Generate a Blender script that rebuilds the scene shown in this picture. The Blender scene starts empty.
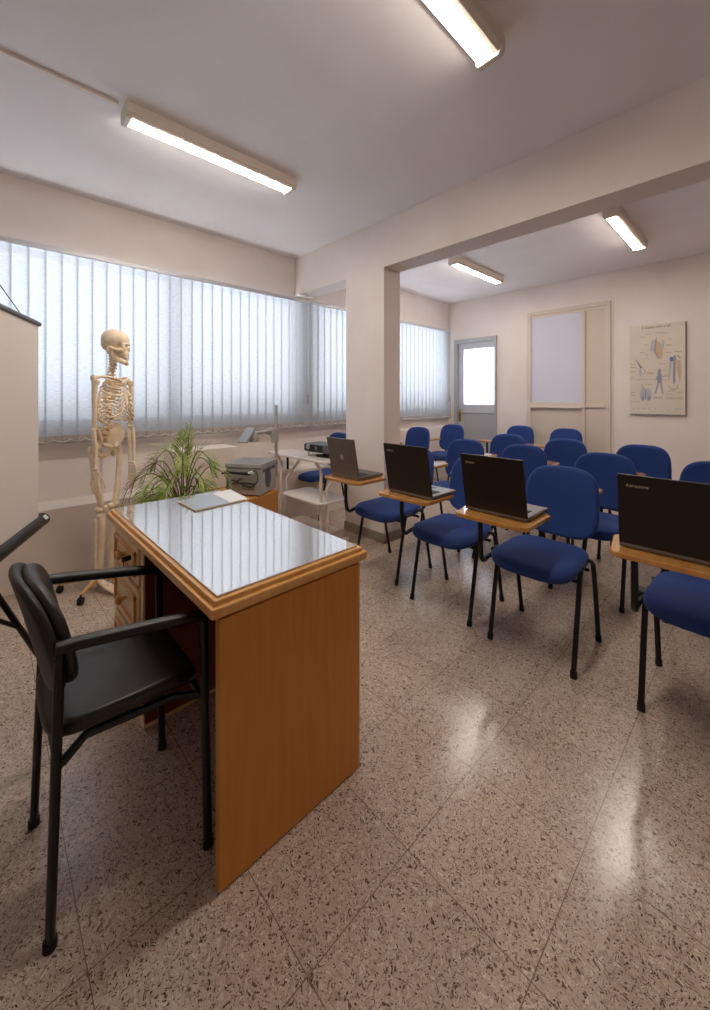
import bpy, bmesh, math, random
from mathutils import Vector, Matrix, Euler, Quaternion
random.seed(7)
PI = math.pi
C = bpy.context.scene.collection
R = math.radians

# ------------------------------------------------------------------ materials
def srgb(r, g, b):
    f = lambda c: (c/255/12.92) if c/255 <= .04045 else ((c/255+.055)/1.055)**2.4
    return (f(r), f(g), f(b), 1)

def mat(name, col, rough=.6, metal=0, spec=.5, coat=0, ior=1.45):
    m = bpy.data.materials.new(name); m.use_nodes = True
    p = m.node_tree.nodes['Principled BSDF']
    p.inputs['Base Color'].default_value = col
    p.inputs['Roughness'].default_value = rough
    p.inputs['Metallic'].default_value = metal
    p.inputs['Specular IOR Level'].default_value = spec
    p.inputs['Coat Weight'].default_value = coat
    p.inputs['IOR'].default_value = ior
    return m

def nodes(m): return m.node_tree.nodes, m.node_tree.links, m.node_tree.nodes['Principled BSDF']

def noisy(m, c2, scale=8, detail=4, stretch=(1, 1, 1), lo=.35, hi=.65, bump=0, bscale=None):
    """mix the base colour with c2 by object space noise; optional bump"""
    N, L, p = nodes(m)
    tc = N.new('ShaderNodeTexCoord'); mp = N.new('ShaderNodeMapping')
    mp.inputs['Scale'].default_value = stretch
    L.new(tc.outputs['Object'], mp.inputs['Vector'])
    nz = N.new('ShaderNodeTexNoise'); nz.inputs['Scale'].default_value = scale; nz.inputs['Detail'].default_value = detail
    L.new(mp.outputs[0], nz.inputs['Vector'])
    rp = N.new('ShaderNodeValToRGB'); rp.color_ramp.elements[0].position = lo; rp.color_ramp.elements[1].position = hi
    rp.color_ramp.elements[0].color = p.inputs['Base Color'].default_value; rp.color_ramp.elements[1].color = c2
    L.new(nz.outputs['Fac'], rp.inputs[0]); L.new(rp.outputs[0], p.inputs['Base Color'])
    if bump:
        n2 = N.new('ShaderNodeTexNoise'); n2.inputs['Scale'].default_value = bscale or scale*6; n2.inputs['Detail'].default_value = 3
        L.new(tc.outputs['Object'], n2.inputs['Vector'])
        b = N.new('ShaderNodeBump'); b.inputs['Strength'].default_value = bump; b.inputs['Distance'].default_value = .01
        L.new(n2.outputs['Fac'], b.inputs['Height']); L.new(b.outputs[0], p.inputs['Normal'])
    return m

M = {}
M['wall'] = noisy(mat('wall_paint', srgb(229, 220, 215), .75), srgb(224, 214, 208), 3, 3, bump=.05, bscale=60)
M['ceiling'] = noisy(mat('ceiling_paint', srgb(236, 233, 235), .8), srgb(231, 227, 229), 2, 3, bump=.04, bscale=50)
M['ledge'] = noisy(mat('ledge_paint', srgb(228, 217, 207), .6), srgb(223, 211, 200), 4, 3)
M['trimpaint'] = mat('cream_trim_paint', srgb(210, 197, 186), .45)
M['panelpaint'] = mat('cream_panel_paint', srgb(205, 192, 180), .55)
M['door'] = mat('grey_door_metal', srgb(190, 191, 195), .4, .2)
M['doordark'] = mat('grey_door_panel', srgb(176, 177, 181), .45, .2)
M['alu'] = mat('white_aluminium', srgb(220, 222, 228), .35, .3)
M['chrome'] = mat('chrome', srgb(200, 195, 190), .2, 1)
M['brass'] = mat('brass', srgb(190, 150, 90), .3, 1)
M['skirting'] = noisy(mat('skirting_stone', srgb(160, 148, 138), .4), srgb(140, 128, 118), 60, 3)
M['fix'] = mat('fixture_white_metal', srgb(222, 212, 200), .4)
M['grey'] = noisy(mat('grey_plastic', srgb(168, 164, 162), .5), srgb(160, 156, 154), 30, 2)
M['greyd'] = mat('dark_grey_plastic', srgb(88, 88, 92), .5)
M['black'] = mat('black_metal', srgb(15, 14, 13), .32, .1, .5)
M['blackp'] = mat('black_plastic', srgb(20, 18, 18), .45)
M['rubber'] = mat('black_rubber', srgb(15, 15, 15), .7)
M['leather'] = noisy(mat('black_vinyl', srgb(34, 30, 29), .36), srgb(29, 25, 24), 40, 3, bump=.08, bscale=300)
M['white'] = mat('white_metal', srgb(225, 212, 198), .35)
M['whitetop'] = mat('white_laminate', srgb(226, 220, 214), .22, coat=.4)
M['screen'] = mat('screen_cloth', srgb(214, 205, 198), .8)
M['label'] = mat('label_paper', srgb(215, 215, 212), .6)
M['bone'] = noisy(mat('bone_plastic', srgb(246, 230, 206), .45), srgb(236, 214, 182), 25, 3)
M['bonedark'] = mat('bone_cavity', srgb(120, 88, 62), .7)
M['beigewood'] = mat('beige_wood', srgb(210, 165, 100), .45)
M['leaf'] = noisy(mat('palm_leaf', srgb(126, 152, 64), .5), srgb(164, 180, 98), 14, 2)
M['stem'] = mat('palm_stem', srgb(96, 84, 52), .6)
M['leafdry'] = mat('palm_leaf_brown', srgb(104, 86, 62), .6)
M['pot'] = mat('terracotta', srgb(160, 96, 64), .7)
M['soil'] = noisy(mat('soil', srgb(60, 44, 34), .9), srgb(40, 30, 24), 60, 4)
M['lapblack'] = noisy(mat('laptop_black', srgb(26, 19, 16), .38), srgb(22, 16, 14), 200, 2)
M['lapgrey'] = mat('laptop_grey', srgb(112, 104, 100), .4, .35)
M['lapdeck'] = mat('laptop_deck', srgb(150, 148, 150), .35, .5)
M['lapdeckd'] = mat('laptop_deck_dark', srgb(70, 68, 70), .35, .3)
M['keys'] = mat('keys', srgb(28, 27, 28), .5)
M['lcd'] = mat('lcd', srgb(12, 12, 16), .1)
M['logo'] = mat('logo_metal', srgb(215, 198, 180), .35, .3)
M['paper'] = mat('paper', srgb(222, 218, 214), .4, coat=.6)
M['greypaper'] = mat('grey_cover', srgb(150, 158, 168), .3, coat=.5)
M['board'] = mat('board_edge', srgb(200, 188, 172), .6)
M['lens'] = mat('lens_glass', srgb(190, 205, 235), .05, .6)
M['mirror'] = mat('mirror_panel', srgb(150, 152, 156), .3, .2)
M['posterpaper'] = noisy(mat('poster_print_paper', srgb(214, 204, 192), .45), srgb(209, 198, 185), 5, 2)
for k, c in dict(ink=(70, 60, 55), inkl=(168, 146, 126), blue=(146, 150, 166), bluel=(178, 177, 182), blued=(104, 118, 160), tan=(198, 170, 138)).items():
    M['p_'+k] = mat('poster_'+k, srgb(*c), .5)

def wood(name, a, b, rough=.35, axis=2, coat=.3, scale=3):
    st = [14, 14, 14]; st[axis] = 1.1
    return noisy(mat(name, srgb(*a), rough, coat=coat), srgb(*b), scale, 5, tuple(st), .3, .7)
M['deskwood'] = wood('desk_wood_upright', (204, 138, 54), (190, 124, 44), .42, 2, .15)
M['deskedge'] = wood('desk_wood_edge', (216, 164, 96), (202, 148, 80), .35, 0, .3)
M['deskred_shaded'] = wood('desk_wood_inner_shaded', (112, 44, 22), (92, 34, 16), .5, 2, .1)  # reddish inner wood, with the shadow inside the desk mixed into its colour
M['drawerwood'] = wood('drawer_wood', (226, 198, 154), (216, 184, 136), .4, 0, .2)
M['tablet'] = wood('tablet_wood', (192, 138, 70), (178, 122, 56), .16, 1, 1)
M['tablewood'] = wood('low_table_wood', (200, 142, 72), (186, 124, 56), .4, 0, .2)

def fabric():
    m = mat('blue_upholstery', srgb(38, 60, 118), .85, spec=.25)
    p = m.node_tree.nodes['Principled BSDF']; p.inputs['Sheen Weight'].default_value = .25; p.inputs['Sheen Roughness'].default_value = .4
    p.inputs['Sheen Tint'].default_value = (.5, .6, 1, 1)
    return noisy(m, srgb(44, 68, 128), 300, 2, bump=.25, bscale=500)
M['fabric'] = fabric()

def floor_mat():
    m = mat('terrazzo', srgb(176, 158, 142), .22)
    N, L, p = nodes(m)
    tc = N.new('ShaderNodeTexCoord')
    def voro(scale, dist=.02, sx=1):
        n = N.new('ShaderNodeTexNoise'); n.inputs['Scale'].default_value = 30; n.inputs['Detail'].default_value = 2
        L.new(tc.outputs['Object'], n.inputs['Vector'])
        ad = N.new('ShaderNodeVectorMath'); ad.operation = 'MULTIPLY_ADD'
        ad.inputs[1].default_value = (dist,)*3
        L.new(n.outputs['Color'], ad.inputs[0]); L.new(tc.outputs['Object'], ad.inputs[2])
        v = N.new('ShaderNodeTexVoronoi'); v.inputs['Scale'].default_value = scale; v.inputs['Randomness'].default_value = 1
        L.new(ad.outputs[0], v.inputs['Vector'])
        return v
    def ramp(src, stops, interp='LINEAR'):
        r = N.new('ShaderNodeValToRGB'); r.color_ramp.interpolation = interp
        e = r.color_ramp.elements
        e[0].position, e[0].color = stops[0]; e[1].position, e[1].color = stops[1]
        for s in stops[2:]:
            x = e.new(s[0]); x.color = s[1]
        L.new(src, r.inputs[0]); return r
    def mixc(f, a, b):
        x = N.new('ShaderNodeMix'); x.data_type = 'RGBA'
        if isinstance(f, float): x.inputs[0].default_value = f
        else: L.new(f, x.inputs[0])
        for i, v in ((6, a), (7, b)):
            if isinstance(v, tuple): x.inputs[i].default_value = v
            else: L.new(v, x.inputs[i])
        return x.outputs[2]
    v1 = voro(165, .05)
    s1 = N.new('ShaderNodeSeparateColor'); L.new(v1.outputs['Color'], s1.inputs[0])
    c1 = ramp(s1.outputs[0], [(0, srgb(104, 84, 72)), (.10, srgb(166, 146, 130)), (.22, srgb(194, 175, 160)), (.5, srgb(204, 188, 173)), (.75, srgb(192, 170, 153)), (.9, srgb(217, 203, 190))], 'CONSTANT')
    # matrix between the chips
    e1 = N.new('ShaderNodeTexVoronoi'); e1.feature = 'DISTANCE_TO_EDGE'; e1.inputs['Scale'].default_value = 165
    L.new(v1.inputs['Vector'].links[0].from_socket, e1.inputs['Vector'])
    f1 = ramp(e1.outputs['Distance'], [(.03, (1, 1, 1, 1)), (.16, (0, 0, 0, 1))])
    col = mixc(f1.outputs[0], c1.outputs[0], srgb(182, 162, 146))
    # small dark slivers
    v2 = voro(250, .05)
    s2 = N.new('ShaderNodeSeparateColor'); L.new(v2.outputs['Color'], s2.inputs[0])
    d2 = ramp(s2.outputs[1], [(0, (1, 1, 1, 1)), (.22, (0, 0, 0, 1))], 'CONSTANT')
    dd = ramp(v2.outputs['Distance'], [(.38, (1, 1, 1, 1)), (.5, (0, 0, 0, 1))])
    mu = N.new('ShaderNodeMath'); mu.operation = 'MULTIPLY'
    L.new(d2.outputs[0], mu.inputs[0]); L.new(dd.outputs[0], mu.inputs[1])
    col = mixc(mu.outputs[0], col, srgb(78, 58, 48))
    # tile joints
    br = N.new('ShaderNodeTexBrick'); br.offset = 0; br.squash = 1
    br.inputs['Scale'].default_value = 1; br.inputs['Mortar Size'].default_value = .0012; br.inputs['Mortar Smooth'].default_value = .1
    br.inputs['Brick Width'].default_value = .335; br.inputs['Row Height'].default_value = .342
    br.inputs['Color1'].default_value = (.93, .93, .93, 1); br.inputs['Color2'].default_value = (1.03, 1.03, 1.03, 1)
    mp = N.new('ShaderNodeMapping'); mp.inputs['Location'].default_value = (.345+.335*20, -.505+.342*20, 0)
    L.new(tc.outputs['Object'], mp.inputs['Vector']); L.new(mp.outputs[0], br.inputs['Vector'])
    mm = N.new('ShaderNodeMix'); mm.data_type = 'RGBA'; mm.blend_type = 'MULTIPLY'; mm.inputs[0].default_value = 1
    L.new(col, mm.inputs[6]); L.new(br.outputs['Color'], mm.inputs[7])
    col = mixc(br.outputs['Fac'], mm.outputs[2], srgb(122, 102, 88))
    L.new(col, p.inputs['Base Color'])
    # polish worn unevenly
    n3 = N.new('ShaderNodeTexNoise'); n3.inputs['Scale'].default_value = 4; n3.inputs['Detail'].default_value = 5
    L.new(tc.outputs['Object'], n3.inputs['Vector'])
    mr = N.new('ShaderNodeMapRange'); mr.inputs['To Min'].default_value = .16; mr.inputs['To Max'].default_value = .25
    L.new(n3.outputs['Fac'], mr.inputs['Value']); L.new(mr.outputs[0], p.inputs['Roughness'])
    return m
M['floor'] = floor_mat()

def blind_mat():
    m = bpy.data.materials.new('blind_fabric'); m.use_nodes = True
    N, L = m.node_tree.nodes, m.node_tree.links
    N.clear()
    o = N.new('ShaderNodeOutputMaterial'); mx = N.new('ShaderNodeMixShader'); mx.inputs[0].default_value = .5
    d = N.new('ShaderNodeBsdfDiffuse'); t = N.new('ShaderNodeBsdfTranslucent')
    tc = N.new('ShaderNodeTexCoord'); mp = N.new('ShaderNodeMapping'); mp.inputs['Scale'].default_value = (30, 30, 160)
    nz = N.new('ShaderNodeTexNoise'); nz.inputs['Scale'].default_value = 1; nz.inputs['Detail'].default_value = 3
    L.new(tc.outputs['Object'], mp.inputs[0]); L.new(mp.outputs[0], nz.inputs['Vector'])
    rp = N.new('ShaderNodeValToRGB'); rp.color_ramp.elements[0].position = .35; rp.color_ramp.elements[1].position = .65
    rp.color_ramp.elements[0].color = (.44, .455, .49, 1); rp.color_ramp.elements[1].color = (.52, .54, .58, 1)
    L.new(nz.outputs['Fac'], rp.inputs[0])
    L.new(rp.outputs[0], d.inputs[0]); L.new(rp.outputs[0], t.inputs[0])
    L.new(d.outputs[0], mx.inputs[1]); L.new(t.outputs[0], mx.inputs[2])
    tr = N.new('ShaderNodeBsdfTransparent'); m3 = N.new('ShaderNodeMixShader'); m3.inputs[0].default_value = .10
    L.new(mx.outputs[0], m3.inputs[1]); L.new(tr.outputs[0], m3.inputs[2]); L.new(m3.outputs[0], o.inputs[0])
    return m
M['blind'] = blind_mat()

def glass_mat(name, frosted=False):
    m = bpy.data.materials.new(name); m.use_nodes = True
    N, L = m.node_tree.nodes, m.node_tree.links
    N.clear()
    o = N.new('ShaderNodeOutputMaterial'); mx = N.new('ShaderNodeMixShader')
    g = N.new('ShaderNodeBsdfGlossy'); g.inputs['Roughness'].default_value = .03
    if frosted:
        t = N.new('ShaderNodeBsdfTranslucent'); t.inputs[0].default_value = (.95, .96, 1, 1); mx.inputs[0].default_value = .05
    else:
        t = N.new('ShaderNodeBsdfTransparent'); t.inputs[0].default_value = (.93, .95, .95, 1); mx.inputs[0].default_value = .06
    L.new(t.outputs[0], mx.inputs[1]); L.new(g.outputs[0], mx.inputs[2]); L.new(mx.outputs[0], o.inputs[0])
    return m
M['glass'] = glass_mat('window_glass')
M['frost'] = glass_mat('frosted_glass', True)
M['lavglass'] = mat('inner_window_glass', srgb(206, 206, 222), .16, spec=.5)

def desk_glass():
    m = bpy.data.materials.new('desk_glass_sheet'); m.use_nodes = True
    N, L = m.node_tree.nodes, m.node_tree.links
    N.clear()
    o = N.new('ShaderNodeOutputMaterial'); mx = N.new('ShaderNodeMixShader')
    d = N.new('ShaderNodeBsdfDiffuse'); d.inputs[0].default_value = srgb(150, 146, 148)
    g = N.new('ShaderNodeBsdfGlossy'); g.inputs[0].default_value = (.95, .92, .89, 1); g.inputs['Roughness'].default_value = .025
    lw = N.new('ShaderNodeLayerWeight'); lw.inputs[0].default_value = .5
    mr = N.new('ShaderNodeMapRange'); mr.inputs['To Min'].default_value = .3; mr.inputs['To Max'].default_value = .85
    L.new(lw.outputs['Facing'], mr.inputs[0]); L.new(mr.outputs[0], mx.inputs[0])
    L.new(d.outputs[0], mx.inputs[1]); L.new(g.outputs[0], mx.inputs[2]); L.new(mx.outputs[0], o.inputs[0])
    return m
M['deskglass'] = desk_glass()

def emis(name, col, s):
    m = bpy.data.materials.new(name); m.use_nodes = True
    p = m.node_tree.nodes['Principled BSDF']
    p.inputs['Base Color'].default_value = (.9, .9, .9, 1)
    p.inputs['Emission Color'].default_value = col; p.inputs['Emission Strength'].default_value = s
    return m
LAMP = 58.0
M['tube'] = emis('lit_tube_cover', (1, .89, .78, 1), LAMP)

# ------------------------------------------------------------------ geometry
def frame_from(t):
    t = t.normalized()
    a = Vector((0, 0, 1)) if abs(t.z) < .9 else Vector((1, 0, 0))
    n = t.cross(a).normalized()
    return n, t.cross(n).normalized()

def smooth_path(pts, n=6):
    """Catmull-Rom through the points"""
    P = [Vector(p) for p in pts]
    if len(P) < 3: return P
    out = []
    Q = [P[0]*2-P[1]] + P + [P[-1]*2-P[-2]]
    for i in range(1, len(Q)-2):
        a, b, c, d = Q[i-1:i+3]
        for k in range(n):
            t = k/n
            out.append(.5*((2*b) + (c-a)*t + (2*a-5*b+4*c-d)*t*t + (3*b-a-3*c+d)*t**3))
    out.append(P[-1])
    return out

class MB:
    def __init__(s): s.bm = bmesh.new(); s.mats = []; s.cur = 0
    def use(s, m):
        if m not in s.mats: s.mats.append(m)
        s.cur = s.mats.index(m); return s
    def face(s, vs):
        try:
            f = s.bm.faces.new(vs); f.material_index = s.cur; return f
        except ValueError: return None
    def box(s, x0, x1, y0, y1, z0, z1, bev=0, mtx=None):
        v = [s.bm.verts.new((x, y, z)) for z in (z0, z1) for y in (y0, y1) for x in (x0, x1)]
        fs = [s.face([v[i] for i in q]) for q in ((0, 2, 3, 1), (4, 5, 7, 6), (0, 1, 5, 4), (2, 6, 7, 3), (0, 4, 6, 2), (1, 3, 7, 5))]
        if bev:
            es = list({e for f in fs for e in f.edges})
            r = bmesh.ops.bevel(s.bm, geom=es, offset=bev, segments=2, affect='EDGES', profile=.6)
            for f in r['faces']: f.material_index = s.cur
            v = list({q for f in s.bm.faces if f.is_valid for q in f.verts if q in set(r['verts'])} | {q for q in v if q.is_valid})
        if mtx: bmesh.ops.transform(s.bm, matrix=mtx, verts=[q for q in v if q.is_valid])
        return s
    def tube(s, pts, r, seg=8, cap=True, flat=1.0, up=None):
        P = [Vector(p) for p in pts]; n = len(P)
        rs = r if isinstance(r, (list, tuple)) else [r]*n
        if len(rs) != n: rs = [rs[0]+(rs[-1]-rs[0])*i/(n-1) for i in range(n)]
        T = [(P[min(i+1, n-1)]-P[max(i-1, 0)]).normalized() for i in range(n)]
        if up is not None:
            u = Vector(up); N0 = T[0].cross(u).normalized()
        else: N0, _ = frame_from(T[0])
        rings = []; N_ = N0
        for i in range(n):
            if up is not None:
                q = T[i].cross(Vector(up))
                if q.length > 1e-4: N_ = q.normalized()
            else:
                N_ = (N_ - T[i]*N_.dot(T[i])).normalized()
            B = T[i].cross(N_)
            rings.append([s.bm.verts.new(P[i] + (N_*math.cos(a)*flat + B*math.sin(a))*rs[i]) for a in [2*PI*k/seg for k in range(seg)]])
        for a, b in zip(rings, rings[1:]):
            for k in range(seg): s.face((a[k], a[(k+1) % seg], b[(k+1) % seg], b[k]))
        if cap: s.face(rings[0][::-1]); s.face(rings[-1])
        return s
    def sph(s, c, rad, rot=None, u=12, v=8):
        if not isinstance(rad, (tuple, list)): rad = (rad,)*3
        mt = Matrix.Translation(c) @ (rot.to_matrix().to_4x4() if rot else Matrix()) @ Matrix.Diagonal((*rad, 1))
        r = bmesh.ops.create_uvsphere(s.bm, u_segments=u, v_segments=v, radius=1, matrix=mt)
        for q in r['verts']:
            for f in q.link_faces: f.material_index = s.cur
        return s
    def prism(s, poly, fn, d0, d1):
        """extrude a 2-D outline: fn(a, b, depth) -> xyz"""
        a = [s.bm.verts.new(fn(*p, d0)) for p in poly]; b = [s.bm.verts.new(fn(*p, d1)) for p in poly]
        n = len(poly)
        s.face(a[::-1]); s.face(b)
        for i in range(n): s.face((a[i], a[(i+1) % n], b[(i+1) % n], b[i]))
        return s
    def lathe(s, prof, c=(0, 0, 0), seg=20):
        rings = []
        for r, z in prof: rings.append([s.bm.verts.new((c[0]+r*math.cos(2*PI*k/seg), c[1]+r*math.sin(2*PI*k/seg), c[2]+z)) for k in range(seg)])
        for a, b in zip(rings, rings[1:]):
            for k in range(seg): s.face((a[k], a[(k+1) % seg], b[(k+1) % seg], b[k]))
        s.face(rings[0][::-1]); s.face(rings[-1]); return s
    def slab(s, a, b, th, n=4, edge=None, seg=40, fn=None, dome=0):
        """cushion: superellipse outline a x b, thickness th with rounded rim; fn(x, y, z) -> xyz bends it"""
        e = edge or th/2
        prof = []
        for i in range(5):
            t = PI/2*i/4
            prof.append((e*(1-math.sin(t)), -th/2 + (e)*(1-math.cos(t))))
        prof = [(ins, z) for ins, z in prof]
        full = prof + [(ins, -z) for ins, z in prof[::-1]]
        fn = fn or (lambda x, y, z: (x, y, z))
        def pt(k, sa, sb):
            t = 2*PI*k/seg; c, q = math.cos(t), math.sin(t)
            return (sa*math.copysign(abs(c)**(2/n), c), sb*math.copysign(abs(q)**(2/n), q))
        rings = []
        inner = [.0, .3, .55, .78, .92]
        for f in inner[1:]: rings.append([(*pt(k, (a-e)*f, (b-e)*f), -th/2) for k in range(seg)])
        # bottom outward then top inward
        for ins, z in full: rings.append([(*pt(k, a-ins, b-ins), z) for k in range(seg)])
        for f in inner[:0:-1]: rings.append([(*pt(k, (a-e)*f, (b-e)*f), th/2 + dome*(1-f*f)) for k in range(seg)])
        V = [[s.bm.verts.new(fn(*p)) for p in r] for r in rings]
        for r0, r1 in zip(V, V[1:]):
            for k in range(seg): s.face((r0[k], r0[(k+1) % seg], r1[(k+1) % seg], r1[k]))
        c0 = s.bm.verts.new(fn(0, 0, -th/2)); c1 = s.bm.verts.new(fn(0, 0, th/2+dome))
        for k in range(seg):
            s.face((c0, V[0][(k+1) % seg], V[0][k])); s.face((c1, V[-1][k], V[-1][(k+1) % seg]))
        return s
    def xf(s, mtx): bmesh.ops.transform(s.bm, matrix=mtx, verts=s.bm.verts); return s
    def build(s, name, m, parent=None, smooth=False, loc=None, bevel=0, label=None):
        bmesh.ops.recalc_face_normals(s.bm, faces=s.bm.faces)
        me = bpy.data.meshes.new(name); s.bm.to_mesh(me); s.bm.free()
        for q in ([m] if m else s.mats): me.materials.append(q)
        if m:
            for p in me.polygons: p.material_index = 0
        o = bpy.data.objects.new(name, me); C.objects.link(o)
        if smooth:
            for p in me.polygons: p.use_smooth = True
            try: me.set_sharp_from_angle(angle=R(42))
            except Exception: pass
        if parent: o.parent = parent
        if loc: o.location = loc
        if bevel:
            b = o.modifiers.new('bevel', 'BEVEL'); b.width = bevel; b.segments = 2; b.limit_method = 'ANGLE'
        if label: o['label'] = label
        return o

def tag(o, label=None, cat=None, group=None, kind=None):
    for k, v in (('label', label), ('category', cat), ('group', group), ('kind', kind)):
        if v: o[k] = v
    return o
def thing(name, label, cat, loc=(0, 0, 0), rz=0, group=None):
    o = bpy.data.objects.new(name, None); C.objects.link(o); o.empty_display_size = .1
    o.location = loc; o.rotation_euler = (0, 0, rz)
    return tag(o, label, cat, group)
def struct(o, label=None, cat=None): return tag(o, label, cat, None, 'structure')
def dup(o, parent=None):
    c = o.copy(); C.objects.link(c); c.parent = parent
    for ch in [x for x in bpy.data.objects if x.parent == o]: dup(ch, c)
    return c
def text_mesh(name, body, size, m, parent, mtx, depth=.0004):
    cu = bpy.data.curves.new(name, 'FONT'); cu.body = body; cu.size = size; cu.extrude = depth; cu.align_x = 'LEFT'
    t = bpy.data.objects.new(name+'_src', cu); C.objects.link(t)
    bpy.context.view_layer.update()
    me = bpy.data.meshes.new_from_object(t.evaluated_get(bpy.context.evaluated_depsgraph_get()))
    bpy.data.objects.remove(t)
    me.name = name; me.materials.clear(); me.materials.append(m); me.transform(mtx)
    o = bpy.data.objects.new(name, me); C.objects.link(o); o.parent = parent
    return o

# ------------------------------------------------------------------ the room
XW, XE, YS, YN, H = -3.56, 1.7, -1.7, 5.50, 2.765
KB = 5.50/5.66
def kz(z): return 1.25+(z-1.25)*KB
ob = MB().box(XW-.2, XE+.2, YS-.2, YN+.2, -.1, 0).build('floor', M['floor']); struct(ob, 'speckled terrazzo tile floor of the classroom', 'floor')
ob = MB().box(XW-.2, XE+.2, YS-.2, YN+.2, H, H+.1).build('ceiling', M['ceiling']); struct(ob, 'plain painted ceiling above the classroom', 'ceiling')
# window wall with one long opening
WZ0, WZ1 = 1.03, 2.30
wins = [(-1.4, 2.52), (2.72, 5.32)]
b = MB()
b.box(XW-.2, XW, YS-.2, YN+.2, 0, WZ0); b.box(XW-.2, XW, YS-.2, YN+.2, WZ1, H)
b.box(XW-.2, XW, YS-.2, wins[0][0], WZ0, WZ1); b.box(XW-.2, XW, wins[0][1], wins[1][0], WZ0, WZ1); b.box(XW-.2, XW, wins[1][1], YN+.2, WZ0, WZ1)
struct(b.build('wall_left', M['wall']), 'painted window wall on the left', 'wall')
DX0, DX1, DZ = -3.545*KB, -2.815*KB, kz(2.185)
b = MB(); b.box(XW, DX0, YN, YN+.2, 0, H); b.box(DX1, XE+.2, YN, YN+.2, 0, H); b.box(DX0, DX1, YN, YN+.2, DZ, H)
struct(b.build('wall_back', M['wall']), 'painted rear wall behind the rows of chairs', 'wall')
struct(MB().box(XE, XE+.2, YS, YN, 0, H).build('wall_right', M['wall']), 'painted right wall of the room', 'wall')
struct(MB().box(XW, XE+.2, YS-.2, YS, 0, H).build('wall_front', M['wall']), 'painted front wall of the room', 'wall')
# column and beam
CX0, CX1, CY0, CY1 = -2.72, -2.24, 2.47, 2.68
struct(MB().box(CX0, CX1, CY0, CY1, 0, 2.36).build('column', M['wall']), 'square painted column standing mid room', 'column')
struct(MB().box(XW, XE, CY0, CY1, 2.36, H).build('ceiling_beam', M['wall']), 'painted beam crossing the ceiling over the column', 'beam')
g = .012
b = MB(); b.box(CX0-g, CX1+g, CY0-g, CY0, 0, .085); b.box(CX0-g, CX1+g, CY1, CY1+g, 0, .085); b.box(CX0-g, CX0, CY0, CY1, 0, .085); b.box(CX1, CX1+g, CY0, CY1, 0, .085)
struct(b.build('baseboard_column', M['skirting']), 'grey stone skirting round the foot of the column', 'baseboard')
struct(MB().box(DX1+.05, XE, YN-.012, YN, 0, .085).build('baseboard_back', M['skirting']), 'grey stone skirting along the rear wall', 'baseboard')
# ledge and boxed casings under the window
LX = -3.275
struct(MB().box(XW, LX, YS, 3.4, 0, .5, .004).build('window_ledge', M['ledge']), 'low built-in ledge running under the windows', 'ledge')
struct(MB().box(XW, LX, 1.12, 1.65, .5, .805, .004).build('boxed_casing', M['ledge']), 'boxed casing raised on the ledge behind the palm', 'casing')
struct(MB().box(XW, XW+.09, 3.4, 5.4, 0, .79, .004).build('boxed_casing', M['ledge']), 'boxed casing raised on the ledge beyond the column', 'casing')

for i, (y0, y1) in enumerate(wins):
    nm = 'window_%d' % (i+1)
    b = MB(); x0, x1 = XW-.12, XW-.06
    f = .05
    b.box(x0, x1, y0, y1, WZ0, WZ0+f); b.box(x0, x1, y0, y1, WZ1-f, WZ1); b.box(x0, x1, y0, y0+f, WZ0+f, WZ1-f); b.box(x0, x1, y1-f, y1, WZ0+f, WZ1-f)
    n = 3 if i == 0 else 2
    for k in range(1, n):
        yy = y0+(y1-y0)*k/n
        b.box(x0, x1, yy-.045, yy+.045, WZ0+f, WZ1-f)
    w = b.build(nm, M['alu']); struct(w, ('aluminium framed window behind the blinds left of the column', 'aluminium framed window behind the blinds beyond the column')[i], 'window')
    MB().box(x0+.025, x0+.031, y0+f*.5, y1-f*.5, WZ0+f*.5, WZ1-f*.5).build('pane', M['glass'], w)

# rear door
d = MB()
d.box(DX0, DX0+.055, YN-.03, YN+.14, 0, DZ); d.box(DX1-.03, DX1, YN-.03, YN+.14, 0, DZ); d.box(DX0+.055, DX1-.03, YN-.03, YN+.14, DZ-.06, DZ)
door = d.build('door_1', M['doordark']); struct(door, 'grey metal door with a bright frosted pane in the rear corner', 'door')
lx0, lx1 = DX0+.06, DX1-.035
gx0, gx1, gz0, gz1 = -3.395*KB, -2.868*KB, kz(1.128), kz(2.02)
b = MB()
b.box(lx0, gx0, YN+.01, YN+.05, .01, DZ-.065); b.box(gx1, lx1, YN+.01, YN+.05, .01, DZ-.065)
b.box(gx0, gx1, YN+.01, YN+.05, gz1, DZ-.065); b.box(gx0, gx1, YN+.01, YN+.05, 1.0, gz0); b.box(gx0, gx1, YN+.01, YN+.05, .01, .12)
leaf = b.build('door_leaf', M['door'], door, bevel=.003)
MB().box(gx0-.002, gx1+.002, YN+.022, YN+.04, .115, 1.003).build('lower_panel', M['doordark'], leaf)
MB().box(gx0-.002, gx1+.002, YN+.028, YN+.034, gz0-.003, gz1+.003).build('pane', M['frost'], leaf)
hx = lx0+.025
b = MB(); b.box(hx-.018, hx+.018, YN+.002, YN+.012, .86, 1.06, .002)
b.tube([(hx, YN+.008, 1.0), (hx, YN-.035, 1.0)], .009); b.tube([(hx-.005, YN-.035, 1.0), (hx+.1, YN-.035, 1.0)], .009)
b.tube([(hx, YN+.008, .9), (hx, YN-.004, .9)], .012)
b.build('door_handle', M['brass'], leaf, True)

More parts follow.
